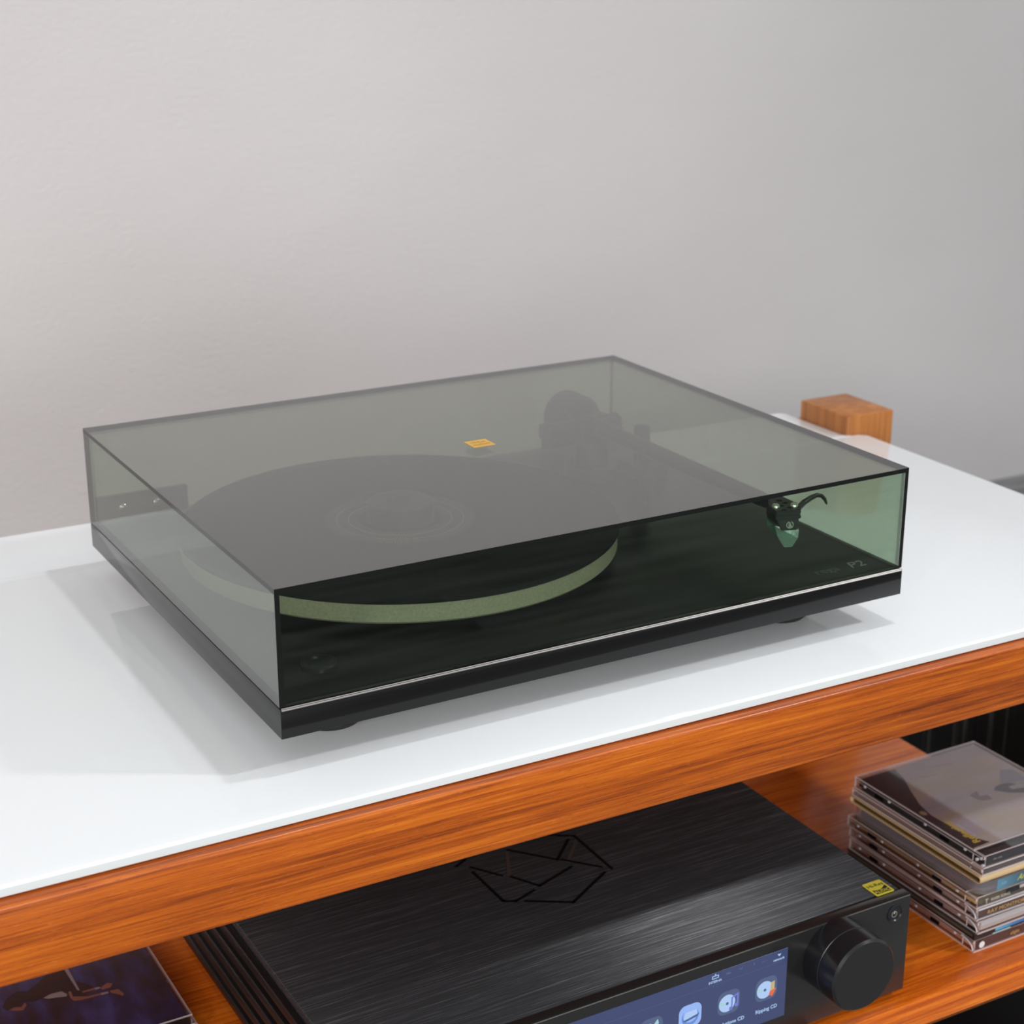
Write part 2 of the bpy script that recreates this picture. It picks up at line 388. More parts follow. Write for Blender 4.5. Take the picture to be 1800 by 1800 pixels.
# ------------------------------------------------------------------ setting: wall, floor
ZF, YW = -0.44, 1.20
bm = bmn(); box(bm, -2.6, 3.4, YW, YW + 0.12, ZF - 0.02, 2.6)
w = part('wall_back', bm, M_wall, smooth=0); w['kind'] = 'structure'; w['label'] = 'pinkish grey plaster wall behind the hi-fi rack'
fl = bpy.data.objects.new('floor', None); COL.objects.link(fl); fl['kind'] = 'structure'; fl.location = (0, 0, ZF); OFF['floor'] = Vector((0, 0, ZF))
bm = bmn(); box(bm, -2.6, 3.4, -2.4, YW, ZF - 0.03, ZF - 0.012); part('subfloor', bm, M_sub, fl, smooth=0)
PL, PW = 1.5, 0.15
bm = bmn(); box(bm, 0.0008, PL - 0.0008, -PW + 0.0008, -0.0008, -0.012, 0.0, 0.0012, 1)
me0 = None
y = YW; row = 0
while y > -2.4 + 1e-6:
    x = -2.6 + (row * 0.62) % PL - PL
    while x < 3.4:
        x0, x1 = max(x, -2.6), min(x + PL, 3.4)
        if x1 - x0 > 0.05:
            if abs(x1 - x0 - PL) < 1e-6:
                if me0 is None:
                    p = part('plank', bm, M_floor); me0 = p.data
                else:
                    p = bpy.data.objects.new('plank', me0); COL.objects.link(p)
                p.parent = fl; p.location = (x0, y, 0)
            else:
                b2 = bmn(); box(b2, 0.0008, x1 - x0 - 0.0008, -PW + 0.0008, -0.0008, -0.012, 0.0, 0.0012, 1)
                p = part('plank', b2, M_floor); p.parent = fl; p.location = (x0, y, 0)
        x += PL
    y -= PW; row += 1

# ------------------------------------------------------------------ rack
RK = (0.17, -0.052, ZF); RR = -0.0125
rack = thing('hifi_rack', 'reddish teak hi-fi rack with thick front rail, open shelf and square posts', 'rack', RK, RR)
L, Rr = -0.525, 0.725
# front rail: rounded top edge
bm = bmn(); box(bm, L, Rr, -0.0535, -0.028, -0.0525, -0.0074, 0.0022, 3); part('front_rail', bm, M_teak, rack)
bm = bmn(); box(bm, L, Rr, 0.445, 0.468, -0.128, -0.0062, 0.002, 2); part('back_rail', bm, M_teak, rack)
for xa, xb in ((Rr - 0.024, Rr), (L, L + 0.024)):
    bm = bmn(); box(bm, xa, xb, -0.0278, 0.372 if xa > 0 else 0.372, -0.050, -0.0062, 0.002, 2); part('side_rail', bm, M_teak, rack)
bm = bmn(); box(bm, L + 0.0245, Rr - 0.0245, -0.0276, 0.4446, -0.030, -0.0062); part('top_board', bm, M_teak_shelf, rack)
# shelf: flat front, chamfered back underneath
ST, SB, SF = -0.262, -0.298, -0.0550
bm = bmn()
prof = [(SF + 0.0022, ST), (SF + 0.0006, ST - 0.0006), (SF, ST - 0.0022), (SF, ST - 0.0225), (SF + 0.012, SB), (0.455, SB), (0.455, ST)]
prism(bm, prof, (L + 0.02, 0, 0), (0, 1, 0), (0, 0, 1), 0.7015 - (L + 0.02))
part('shelf', bm, M_teak_shelf, rack, smooth=30)
bm = bmn(); box(bm, L + 0.02, 0.7015, 0.02, 0.44, -0.412, -0.394, 0.001, 1); part('shade_board', bm, M_ash_flat, rack, label='added black board darkening the space under the shelf')  # board added so the shaded space below the shelf turns black
for (xa, xb, ya, yb, zt) in ((0.707, 0.762, 0.3765, 0.4465, 0.018), (L - 0.037, L + 0.018, 0.3765, 0.4465, 0.018)):
    bm = bmn(); box(bm, xa, xb, ya, yb, ZF, zt, 0.0015, 2); part('post', bm, M_teak_v, rack)
for (xa, xb) in ((0.7255, 0.762), (L - 0.037, L - 0.0005)):
    bm = bmn(); box(bm, xa, xb, -0.0535, 0.0165, ZF, -0.0065, 0.0015, 2); part('post', bm, M_teak_v, rack)

cab = thing('loudspeaker_cabinet', 'black wood-grained cabinet beyond the shelf end, behind the CD stack', 'cabinet', (0.97, 0.40, ZF))
bm = bmn(); box(bm, 0.885, 1.05, 0.19, 0.60, ZF + 0.012, -0.170, 0.002, 2); cbx = part('cabinet_body', bm, M_ash, cab)
for (fx, fy) in ((0.92, 0.23), (1.015, 0.23), (0.92, 0.56), (1.015, 0.56)):
    bm = bmn(); disc(bm, (fx, fy, ZF), (0, 0, 1), 0.018, 0.012, 24); part('foot', bm, M_rubber, cab)

# white glass top with notched back corners
gt = thing('glass_top', 'white back-painted glass slab with polished edge lying on the teak rack under the turntable', 'glass shelf', (RK[0], RK[1], -0.006), RR)
def notch(xn, yn, sgn):
    # rounded inner corner then rounded outer corner
    pts = []
    r = 0.006
    for k in range(6):
        a = k / 5 * pi / 2; pts.append((Rr - r + r * math.cos(a), yn - r + r * math.sin(a)))
    cx, cy = xn - 0.001 + r, yn + r
    for k in range(6):
        a = k / 5 * pi / 2; pts.append((cx - r * math.sin(a), cy - r * math.cos(a)))
    return pts
rn = notch(0.7065, 0.3745, 1)
mid = (L + Rr) / 2
out = [(L, -0.0465), (Rr, -0.0465)] + rn + [(0.7055, 0.466), (0.700, 0.472)]
out += [(2 * mid - x, yy) for x, yy in out[2:][::-1]]
bm = bmn(); prism(bm, out, (0, 0, -0.0060), (1, 0, 0), (0, 1, 0), 0.0060)
tops = [e for e in bm.edges if all(abs(v.co.z) < 1e-6 for v in e.verts)]
bmesh.ops.bevel(bm, geom=tops, offset=0.0016, segments=3, profile=0.5, affect='EDGES')
for f in bm.faces:
    f.normal_update()
    if abs(f.normal.z) < 0.2: f.material_index = 1
part('glass_slab', bm, [M_glass_white, M_glass_edge], gt, smooth=50)

# ------------------------------------------------------------------ turntable
TW, TD = 0.447, 0.360
zF, zM, zT = 0.0214, 0.0396, 0.1103
tt = thing('turntable', 'black record player under a smoked acrylic dust cover on the white glass', 'turntable', (TW / 2, TD / 2, 0))
bm = bmn(); box(bm, 0, TW, -0.0012, TD, zF, zM, 0.0006, 2)
for f in bm.faces:
    f.normal_update()
    if f.normal.z > 0.9 and f.calc_area() > 0.01: f.material_index = 1
    elif abs(f.normal.x) > 0.9: f.material_index = 2
plinth = part('plinth', bm, [M_plinth, M_plinth_top, M_plinth_side], tt)
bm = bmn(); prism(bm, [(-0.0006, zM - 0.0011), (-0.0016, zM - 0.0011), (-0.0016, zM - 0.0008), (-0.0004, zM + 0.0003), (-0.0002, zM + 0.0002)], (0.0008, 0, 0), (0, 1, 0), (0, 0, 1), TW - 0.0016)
part('edge_highlight', bm, M_plinth_highlight, plinth, label='highlight on the front top bevel, painted as a pale strip')
for (fx, fy) in ((0.052, 0.054), (TW - 0.060, 0.054), (0.20, TD - 0.05)):
    bm = bmn(); lathe(bm, [(0, 0), (0.0185, 0), (0.0215, 0.003), (0.0215, 0.009), (0.017, 0.014), (0.015, zF), (0, zF)], (fx, fy, 0)); part('foot', bm, M_rubber, tt)
# lettering at the front right corner
text('P2', 0.0135, (0.4180, 0.0165, zM), (1, 0, 0), (0, 1, 0), M_grey_ink, plinth, shear=0.25, label='pale model lettering', sx=1.0)
text('rega', 0.0115, (0.3900, 0.0175, zM), (1, 0, 0), (0, 1, 0), M_dim_ink, plinth, label='dim greenish lettering')
# power knob in a dished ring
bm = bmn(); kx, ky = 0.0425, 0.0435
lathe(bm, [(0.0112, 0), (0.0110, 0.0024), (0.0103, 0.0031), (0.0094, 0.0030), (0.0084, 0.0021), (0.0062, 0.0009), (0.003, 0.0006), (0, 0.0006)], (kx, ky, zM), n=40); part('power_knob', bm, pbr('button_black', (0.008, 0.008, 0.008), 0.3, spec=0.25), tt)
# platter
PX, PY = 0.168, 0.193
bm = bmn(); lathe(bm, [(0.03, 0.0475), (0.147, 0.0475), (0.1485, 0.049), (0.1485, 0.0602), (0.1478, 0.0608), (0, 0.0608)], (PX, PY, 0), n=128)
platter = part('platter', bm, M_platter, tt, label='frosted glass platter', smooth=40)
bm = bmn(); disc(bm, (PX, PY, zM), (0, 0, 1), 0.055, 0.0082, 48); part('sub_platter', bm, M_black, platter)
bm = bmn(); disc(bm, (PX, PY, 0.0609), (0, 0, 1), 0.1500, 0.0036, 128, 0.0006); mat_o = part('felt_mat', bm, M_felt, platter, label='black felt mat')
# strobe rings printed on the mat (fine radial strokes)
bm = bmn(); zt_ = 0.0645
for (ra, rb, n) in ((0.0440, 0.0515, 150), (0.0360, 0.0425, 130), (0.0285, 0.0345, 110)):
    for k in range(n):
        a = 2 * pi * k / n; wd = 2 * pi / n * 0.26
        q = [bm.verts.new((PX + r * math.cos(a + s * wd), PY + r * math.sin(a + s * wd), zt_ + 0.00012)) for r, s in ((ra, -1), (rb, -1), (rb, 1), (ra, 1))]
        bm.faces.new(q)
o = part('strobe_print', bm, M_print, platter, kind='stuff', smooth=0, label='fine radial strobe marks')
for r in (0.0434, 0.0353):
    bm = bmn(); ring(bm, (PX, PY, zt_), (0, 0, 1), r - 0.0004, r + 0.0004, 0.0002); part('printed_ring', bm, M_print_b, platter)
bm = bmn(); lathe(bm, [(0, 0), (0.0222, 0), (0.0228, 0.0006), (0.0228, 0.0122), (0.0220, 0.0130), (0.009, 0.0130), (0.0075, 0.0105), (0, 0.0105)], (PX, PY - 0.001, zt_ + 0.0003), n=64); part('center_puck', bm, M_black, tt)
# tonearm (parked)
arm = empty_part('tonearm', tt)
AX, AZ, PVY = 0.3745, 0.0815, 0.277
bm = bmn(); tube(bm, [(AX, PVY, AZ), (AX, 0.16, AZ + 0.0004), (AX, 0.062, AZ + 0.0012), (AX - 0.0003, 0.056, AZ + 0.0012)], [0.0062, 0.0058, 0.0050, 0.0046], 20); part('arm_tube', bm, M_arm, arm)
bm = bmn()
disc(bm, (AX + 0.001, PVY + 0.0185, AZ - 0.0022), (0, 1, 0), 0.0198, 0.026, 56, 0.0025)
disc(bm, (AX, PVY + 0.0160, AZ - 0.0015), (0, 1, 0), 0.0150, 0.003, 40)
part('counterweight', bm, M_rubber, arm)
bm = bmn()
disc(bm, (AX, PVY, zM), (0, 0, 1), 0.021, 0.010, 40, 0.001)
disc(bm, (AX, PVY, zM + 0.009), (0, 0, 1), 0.0135, 0.022, 40)
box(bm, AX - 0.017, AX + 0.017, PVY - 0.013, PVY + 0.013, 0.0690, 0.0870, 0.002)
part('pivot_base', bm, M_arm, arm)
bm = bmn(); lathe(bm, [(0, 0), (0.0088, 0), (0.0094, 0.0008), (0.0094, 0.0085), (0.0080, 0.0090), (0.0080, 0.0100), (0.0094, 0.0105), (0.0094, 0.0160), (0.0085, 0.0168), (0, 0.0168)], (AX + 0.0065, PVY, 0.0785), (1, 0, 0), 32); part('bearing_cap', bm, M_black, arm)
bm = bmn(); box(bm, AX - 0.0425, AX - 0.017, PVY - 0.006, PVY + 0.010, 0.0740, 0.0855, 0.0012); part('bias_housing', bm, M_black, arm)
bm = bmn(); lathe(bm, [(0, 0), (0.0016, 0.0004), (0.0016, 0.001), (0, 0.0012)], (AX + 0.022, PVY - 0.0095, 0.0795), (0, -1, 0), 12); part('pivot_screw', bm, M_steel, arm)
bm = bmn(); lathe(bm, [(0, 0), (0.0012, 0.0004), (0.0012, 0.0008), (0, 0.001)], (AX - 0.004, PVY - 0.0132, 0.0832), (0, -1, 0), 12); part('pivot_screw', bm, M_steel, arm)
# cueing platform, lever and arm rest to the right of the pivot
bm = bmn()
box(bm, AX + 0.026, AX + 0.052, PVY - 0.030, PVY + 0.006, zM, zM + 0.010, 0.001)
box(bm, AX + 0.036, AX + 0.046, PVY - 0.014, PVY - 0.004, zM + 0.010, 0.0775, 0.0015)
part('cueing_platform', bm, M_black, arm)
bm = bmn()
box(bm, AX - 0.004, AX + 0.004, 0.196, 0.206, zM, 0.070, 0.001)
tube(bm, [(AX - 0.0095, 0.201, 0.0800), (AX - 0.0085, 0.201, 0.0735), (AX, 0.201, 0.0712), (AX + 0.0085, 0.201, 0.0735), (AX + 0.0095, 0.201, 0.0800)], 0.0022, 10)
part('arm_rest', bm, M_black, arm)
# headshell: offset frame, forward = toward the viewer and slightly left
HR = Vector((0.945, -0.326, 0)); HF = Vector((-0.326, -0.945, 0)); HC = Vector((AX - 0.001, 0.0352, 0.0850))
def hp(a, b, c=0): return HC + HR * a + HF * b + Vector((0, 0, c))
bm = bmn()
HRu, HBu = tuple(HR), tuple(-HF)
outl = [(-0.0035, 0.026), (0.0045, 0.026), (0.0085, 0.012), (0.0098, 0.0035), (0.0098, -0.0035), (0.0085, -0.0075), (-0.0085, -0.0075), (-0.0098, -0.004), (-0.0098, 0.004), (-0.0070, 0.014)]
prism(bm, outl, hp(0, 0, -0.0034), HRu, HBu, 0.0034)
prism(bm, [(-0.0045, 0.020), (0.0045, 0.020), (0.0045, 0.0275), (-0.0045, 0.0275)], hp(0, 0, -0.0085), HRu, HBu, 0.0055)
bmesh.ops.bevel(bm, geom=list(bm.edges), offset=0.0005, segments=2, affect='EDGES', clamp_overlap=True)
part('headshell', bm, M_black, arm)
for (a, b, r) in ((-0.0028, 0.0090, 0.0017), (0.0022, 0.0030, 0.0017), (-0.0015, -0.0030, 0.0014), (0.0005, -0.0185, 0.0021), (0.0028, -0.0110, 0.0018)):
    bm = bmn(); disc(bm, hp(a, b * 0.7, 0.0000), (0, 0, 1), r, 0.00012, 16); part('headshell_hole', bm, M_groove, arm)
for s in (-1, 1):
    bm = bmn(); lathe(bm, [(0, 0), (0.0027, 0), (0.0027, 0.0012), (0.0020, 0.0022), (0, 0.0025)], hp(s * 0.00635, 0, 0), (0, 0, 1), 20); part('cartridge_screw', bm, M_steel, arm, label='steel cartridge screw')
# black cartridge body: narrows to its lower front
def hexa(bm, top, bot, mi=0):
    A = [bm.verts.new(v) for v in top]; B = [bm.verts.new(v) for v in bot]
    fs = [bm.faces.new(A), bm.faces.new(B[::-1])] + [bm.faces.new([A[k], B[k], B[(k + 1) % 4], A[(k + 1) % 4]]) for k in range(4)]
    setmi(fs, mi)
bm = bmn()
hexa(bm, [hp(-0.0086, 0.0078, -0.0035), hp(0.0088, 0.0078, -0.0035), hp(0.0088, -0.012, -0.0035), hp(-0.0086, -0.012, -0.0035)],
     [hp(-0.0086, 0.0078, -0.0062), hp(0.0088, 0.0078, -0.0062), hp(0.0088, -0.012, -0.0080), hp(-0.0086, -0.012, -0.0080)])
hexa(bm, [hp(-0.0080, 0.0082, -0.0060), hp(0.0072, 0.0082, -0.0060), hp(0.0080, -0.012, -0.0060), hp(-0.0086, -0.012, -0.0060)],
     [hp(-0.0042, 0.0086, -0.0138), hp(0.0062, 0.0086, -0.0138), hp(0.0070, -0.012, -0.0130), hp(-0.0080, -0.012, -0.0130)])
bmesh.ops.bevel(bm, geom=list(bm.edges), offset=0.0005, segments=2, affect='EDGES', clamp_overlap=True)
part('cartridge', bm, M_black, arm)
# round emblem on the front of the cartridge
bm = bmn(); fo = hp(0.0010, 0.00855, -0.0098); fr, fu = tuple(HR), (HF * 0.06 + Vector((0, 0, 1))).normalized()
for k in range(20):
    a0, a1 = [math.radians(110 + 320 * q / 20) for q in (k, k + 1)]
    stroke(bm, [(0.0023 * math.cos(a0), 0.0023 * math.sin(a0)), (0.0023 * math.cos(a1), 0.0023 * math.sin(a1))], 0.00032, fo, fr, fu, 0.00012)
stroke(bm, [(-0.0006, -0.0019), (-0.0006, 0.0016)], 0.00034, fo, fr, fu, 0.00012)
stroke(bm, [(-0.0001, 0.0016), (0.0013, -0.0018)], 0.00034, fo, fr, fu, 0.00012)
stroke(bm, [(0.0002, -0.0019), (0.0002, -0.0004)], 0.00034, fo, fr, fu, 0.00012)
part('emblem', bm, M_white_ink, arm, label='small white round emblem')
# translucent green stylus guard
bm = bmn()
hexa(bm, [hp(-0.0088, 0.0070, -0.0105), hp(0.0078, 0.0080, -0.0135), hp(0.0080, -0.010, -0.0130), hp(-0.0092, -0.010, -0.0100)],
     [hp(-0.0072, 0.0092, -0.0175), hp(0.0068, 0.0092, -0.0190), hp(0.0066, -0.009, -0.0175), hp(-0.0086, -0.009, -0.0155)])
hexa(bm, [hp(-0.0072, 0.0092, -0.0176), hp(0.0068, 0.0092, -0.0191), hp(0.0066, -0.009, -0.0176), hp(-0.0086, -0.009, -0.0156)],
     [hp(-0.0026, 0.0100, -0.0248), hp(0.0028, 0.0100, -0.0248), hp(0.0032, 0.002, -0.0232), hp(-0.0036, 0.002, -0.0225)])
part('stylus_guard', bm, M_guard, arm, smooth=0, label='translucent green stylus guard')
bm = bmn()
hexa(bm, [hp(-0.0040, 0.0060, -0.0155), hp(0.0045, 0.0060, -0.0155), hp(0.0045, -0.008, -0.0150), hp(-0.0050, -0.008, -0.0150)],
     [hp(-0.0030, 0.0060, -0.0200), hp(0.0030, 0.0060, -0.0200), hp(0.0030, -0.006, -0.0180), hp(-0.0040, -0.006, -0.0180)])
part('stylus', bm, M_guard_d, arm, smooth=0, label='dark green stylus body')
bm = bmn(); tube(bm, [hp(0.0085, 0.001, -0.0015), (0.3915, 0.038, 0.0842), (0.3975, 0.038, 0.0866), (0.4022, 0.038, 0.0876), (0.4062, 0.038, 0.0866), (0.4092, 0.038, 0.0838), (0.4112, 0.038, 0.0800)], [0.0021, 0.0020, 0.0018, 0.0016, 0.0014, 0.0012, 0.0007], 14); part('finger_lift', bm, M_arm, arm)
# dust cover: five slabs of smoked acrylic, their cut edges nearly black
def slab(bm, x0, x1, y0, y1, z0, z1):
    ax = min(range(3), key=lambda i: (x1 - x0, y1 - y0, z1 - z0)[i])
    vs = box(bm, x0, x1, y0, y1, z0, z1)
    for f in set(f for v in vs for f in v.link_faces):
        f.normal_update(); f.material_index = 0 if abs(f.normal[ax]) > 0.9 else 1
th = 0.0030
LG = 0.0007
bm = bmn(); slab(bm, 0, TW, 0, TD, zT - th, zT); lid = part('dust_cover', bm, [M_smoke_top, M_smoke_edge], tt, smooth=0, label='smoked acrylic lid')
bm = bmn(); slab(bm, 0, th, 0, TD, zM + LG, zT - th); part('side_wall', bm, [M_smoke_side, M_smoke_edge], lid, smooth=0)
bm = bmn(); slab(bm, TW - th, TW, 0, TD, zM + LG, zT - th); part('side_wall', bm, [M_smoke_side, M_smoke_edge], lid, smooth=0)
bm = bmn(); slab(bm, th, TW - th, 0.0003, th + 0.0003, zM + LG, zT - th); part('front_wall', bm, [M_smoke, M_smoke_edge], lid, smooth=0)
bm = bmn(); slab(bm, th, TW - th, TD - th, TD, zM + LG, zT - th); part('back_wall', bm, [M_smoke_side, M_smoke_edge], lid, smooth=0)
# yellow sticker on the lid
stc = [(0.2198, 0.1957), (0.2225, 0.1960), (0.2352, 0.1956), (0.2362, 0.1812), (0.2225, 0.1797), (0.2188, 0.1800)]
stc = [(0.2190, 0.1958), (0.2358, 0.1958), (0.2358, 0.1802), (0.2190, 0.1802)]
bm = bmn(); prism(bm, stc, (0, 0, zT + 0.00005), (1, 0, 0), (0, 1, 0), 0.0002); part('sticker', bm, M_yellow, lid, label='small yellow sticker')
text('Hi-Res', 0.0042, (0.2274, 0.1895, zT + 0.0003), (1, 0, 0), (0, 1, 0), M_yellow_ink, lid, ax='CENTER')
text('AUDIO', 0.0042, (0.2274, 0.1838, zT + 0.0003), (1, 0, 0), (0, 1, 0), M_yellow_ink, lid, ax='CENTER')
# hinges inside the back wall
for hx in (0.0035, TW - 0.0035 - 0.068):
    bm = bmn(); box(bm, hx, hx + 0.068, TD - th - 0.005, TD - th - 0.0002, zM + 0.0008, 0.0592, 0.0006)
    h = part('hinge', bm, M_black, tt)
    for sx in (0.0190, 0.0442):
        bm = bmn(); lathe(bm, [(0, 0), (0.0028, 0), (0.0030, 0.0008), (0.0018, 0.0018), (0, 0.0020)], (hx + sx, TD - th - 0.005, 0.0497), (0, -1, 0), 18); part('hinge_screw', bm, M_steel, h, label='bright hinge screw')

# ------------------------------------------------------------------ media player
AXL, AXR, AF, AZB, AZT = 0.0145, 0.4335, -0.0488, -0.256, -0.180
mp = thing('media_player', 'black brushed-aluminium media player with round volume knob and blue display on the shelf', 'media player', ((AXL + AXR) / 2, 0.1, ST))
bm = bmn(); box(bm, AXL + 0.003, AXR - 0.003, AF + 0.0095, 0.262, AZB, AZT, 0.0008, 2); body = part('casing', bm, M_brushed, mp)
for s, xo in ((-1, AXL + 0.0031), (1, AXR - 0.0031)):
    for k in range(5):
        z0 = AZB + 0.006 + k * 0.0138; bm = bmn()
        box(bm, *(sorted((xo, xo + s * 0.0048))), AF + 0.0125, 0.258, z0, z0 + 0.0082, 0.0012, 2); part('cooling_fin', bm, M_black, mp)
bm = bmn(); box(bm, AXL, AXR, AF, AF + 0.0082, AZB, AZT, 0.0006, 2); fp = part('front_panel', bm, M_front, mp, label='glossy black front panel')
bm = bmn(); box(bm, AXL + 0.0008, AXR - 0.0008, AF - 0.00015, AF + 0.0006, AZT - 0.0010, AZT - 0.0003); part('edge_line', bm, M_edge_line, fp, label='thin bright top edge')
for (fx, fy) in ((AXL + 0.04, AF + 0.04), (AXR - 0.04, AF + 0.04), (AXL + 0.04, 0.23), (AXR - 0.04, 0.23)):
    bm = bmn(); disc(bm, (fx, fy, ST), (0, 0, 1), 0.017, AZB - ST, 32, 0.0008); part('foot', bm, M_rubber, mp)
# engraved emblem: broken hexagon of thin grooves
EM = [[(0.1783, 0.1360), (0.1872, 0.1405), (0.2000, 0.1560)], [(0.1869, 0.1298), (0.2005, 0.1093)], [(0.2052, 0.1052), (0.2166, 0.0848), (0.2492, 0.0958)],
      [(0.1850, 0.1235), (0.1852, 0.0800), (0.1926, 0.0757), (0.2104, 0.0817)], [(0.1985, 0.0726), (0.2259, 0.0553), (0.2656, 0.0780)],
      [(0.2480, 0.1075), (0.2674, 0.0849)], [(0.2210, 0.1382), (0.2455, 0.1090), (0.2668, 0.1295)], [(0.2645, 0.1372), (0.2733, 0.1318), (0.2725, 0.0795)], [(0.2000, 0.1560), (0.2350, 0.1600), (0.2645, 0.1372)]]
for l in EM:
    bm = bmn(); stroke(bm, l, 0.0024, (0, 0, AZT), *XY, 0.00012); part('emblem_groove', bm, M_groove, mp, label='black engraved line of the hexagon emblem')
bm = bmn()
bm.free()
for l in ([(0.2196, 0.1362), (0.2052, 0.1078)], [(0.2700, 0.1240), (0.2500, 0.1030)]):
    bm = bmn(); stroke(bm, l, 0.0026, (0, 0, AZT), *XY, 0.0001); part('emblem_groove', bm, M_groove_lit, mp)
# sticker on the top right
c = Vector((0.4182, -0.0325)); sw, sh = 0.0158, 0.0162
bm = bmn(); prism(bm, rrect(sw, sh, 0.0012, 4, c.x, c.y), (0, 0, AZT + 0.0001), *XY, 0.0004); st = part('sticker', bm, M_hires, mp, label='lemon yellow square sticker')
text('Hi-Res', 0.0050, (c.x, c.y + 0.0018, AZT + 0.0005), (1, 0, 0), (0, 1, 0), M_ink, st, ax='CENTER')
bm = bmn(); band = [(c.x - 0.0064, c.y - 0.0066), (c.x + 0.0064, c.y - 0.0066), (c.x + 0.0064, c.y + 0.0012)] + [(c.x + 0.0064 - 0.0128 * k / 8, c.y + 0.0012 - 0.0032 * math.sin(pi * k / 8 * 0.85) - 0.0010 * k / 8) for k in range(1, 9)]
prism(bm, band, (0, 0, AZT + 0.0005), *XY, 0.0001); part('sticker_band', bm, M_ink, st)
text('AUDIO', 0.0042, (c.x + 0.0002, c.y - 0.0058, AZT + 0.0006), (1, 0, 0), (0, 1, 0), M_hires, st, ax='CENTER')
# volume knob with a groove
kx, kz, kr = 0.3675, -0.2055, 0.0262
bm = bmn(); lathe(bm, [(0, 0), (0.0262, 0), (kr, 0.0005), (kr, 0.0148), (kr - 0.0006, 0.0152), (kr - 0.0006, 0.0158), (kr, 0.0162), (kr, 0.0302), (kr - 0.0016, 0.0318)], (kx, AF, kz), (0, -1, 0), 96)
lathe(bm, [(kr - 0.0016, 0.0318), (0, 0.0318)], (kx, AF, kz), (0, -1, 0), 96, 1)
part('volume_knob', bm, [M_knob, M_knob_face], mp, smooth=30)
# power button
pc = (0.4200, AF, -0.1912)
bm = bmn(); lathe(bm, [(0.0066, 0), (0.0066, 0.0006), (0.0058, 0.0009), (0.0052, 0.0002), (0, 0.0004)], pc, (0, -1, 0), 40); pb = part('power_button', bm, M_knob, mp)
bm = bmn(); so = (pc[0] - 0.0008, AF - 0.0005, pc[2] - 0.0006)
for k in range(18):
    a0, a1 = [math.radians(125 + 290 * q / 18) for q in (k, k + 1)]
    stroke(bm, [(0.0021 * math.cos(a0), 0.0021 * math.sin(a0)), (0.0021 * math.cos(a1), 0.0021 * math.sin(a1))], 0.0006, so, *XZ, 0.0001)
stroke(bm, [(0, 0.0004), (0, 0.0024)], 0.0006, so, *XZ, 0.0001)
part('power_symbol', bm, M_cream, pb)
# display
sx0, sx1, sz0, sz1 = 0.140, 0.3278, -0.2410, -0.1890
bm = bmn(); box(bm, sx0, sx1, AF - 0.0004, AF + 0.0002, sz0, sz1); sc_ = part('display', bm, M_screen, mp, label='lit navy blue display', smooth=0)
SY = AF - 0.0005
bm = bmn(); box(bm, sx0 + 0.004, sx1 - 0.004, SY, SY + 0.0001, -0.19795, -0.1977); part('divider_line', bm, M_scr_line, sc_, smooth=0)
text('Coda vuota', 0.0046, (0.1672, SY, -0.1955), (1, 0, 0), (0, 0, 1), M_scr_text, sc_, ax='RIGHT', bold=0.012)
text('Ripping CD', 0.0038, (0.3122, SY, -0.2320), (1, 0, 0), (0, 0, 1), M_scr_text, sc_, ax='CENTER', bold=0.012)
text('Riproduzione CD', 0.0038, (0.2805, SY, -0.2320), (1, 0, 0), (0, 0, 1), M_scr_text, sc_, ax='CENTER', bold=0.012)
text('INTERNA', 0.0025, (0.2692, SY, -0.1962), (1, 0, 0), (0, 0, 1), M_scr_text, sc_, ax='CENTER', bold=0.012)
text('network', 0.0026, (0.3205, SY, -0.1960), (1, 0, 0), (0, 0, 1), M_scr_text, sc_, ax='CENTER', bold=0.012)
text('08:15', 0.0020, (0.3085, SY, -0.1938), (1, 0, 0), (0, 0, 1), M_scr_dim, sc_, ax='CENTER')
bm = bmn(); stroke(bm, [(0.2668, -0.1930), (0.2716, -0.1930), (0.2716, -0.1912), (0.2668, -0.1912), (0.2668, -0.1930)], 0.0005, (0, SY, 0), *XZ, 0.0001)
prism(bm, [(0.2684, -0.1906), (0.2700, -0.1906), (0.2692, -0.1895)], (0, SY, 0), *XZ, 0.0001); part('drive_icon', bm, M_scr_text, sc_)
bm = bmn(); prism(bm, [(0.3192, -0.1913), (0.3222, -0.1913), (0.3207, -0.1932)], (0, SY, 0), *XZ, 0.0001); part('wifi_icon', bm, M_scr_text, sc_)
bm = bmn(); stroke(bm, [(0.2782, -0.1925), (0.2810, -0.1925)], 0.0014, (0, SY, 0), *XZ, 0.0001); part('status_icon', bm, M_scr_dim, sc_)
bm = bmn(); stroke(bm, [(0.2882, -0.1920), (0.2896, -0.1926), (0.2908, -0.1916)], 0.0008, (0, SY, 0), *XZ, 0.0001); part('status_icon', bm, M_scr_dim, sc_)
bm = bmn(); prism(bm, [(0.2994, -0.1922), (0.3002, -0.1908), (0.3010, -0.1922), (0.3002, -0.1934)], (0, SY, 0), *XZ, 0.0001); part('status_icon', bm, M_scr_dim, sc_)
IZ = -0.2148
def plate(name, cx, m, r=0.0052, w=0.0176):
    bm = bmn(); prism(bm, rrect(w, w, r, 6, cx, IZ), (0, SY, 0), *XZ, 0.0001); return part(name, bm, m, sc_)
def lay(name, pts, m, lv):
    bm = bmn(); prism(bm, pts, (0, SY - 0.00015 * lv, 0), *XZ, 0.0001); return part(name, bm, m, sc_)
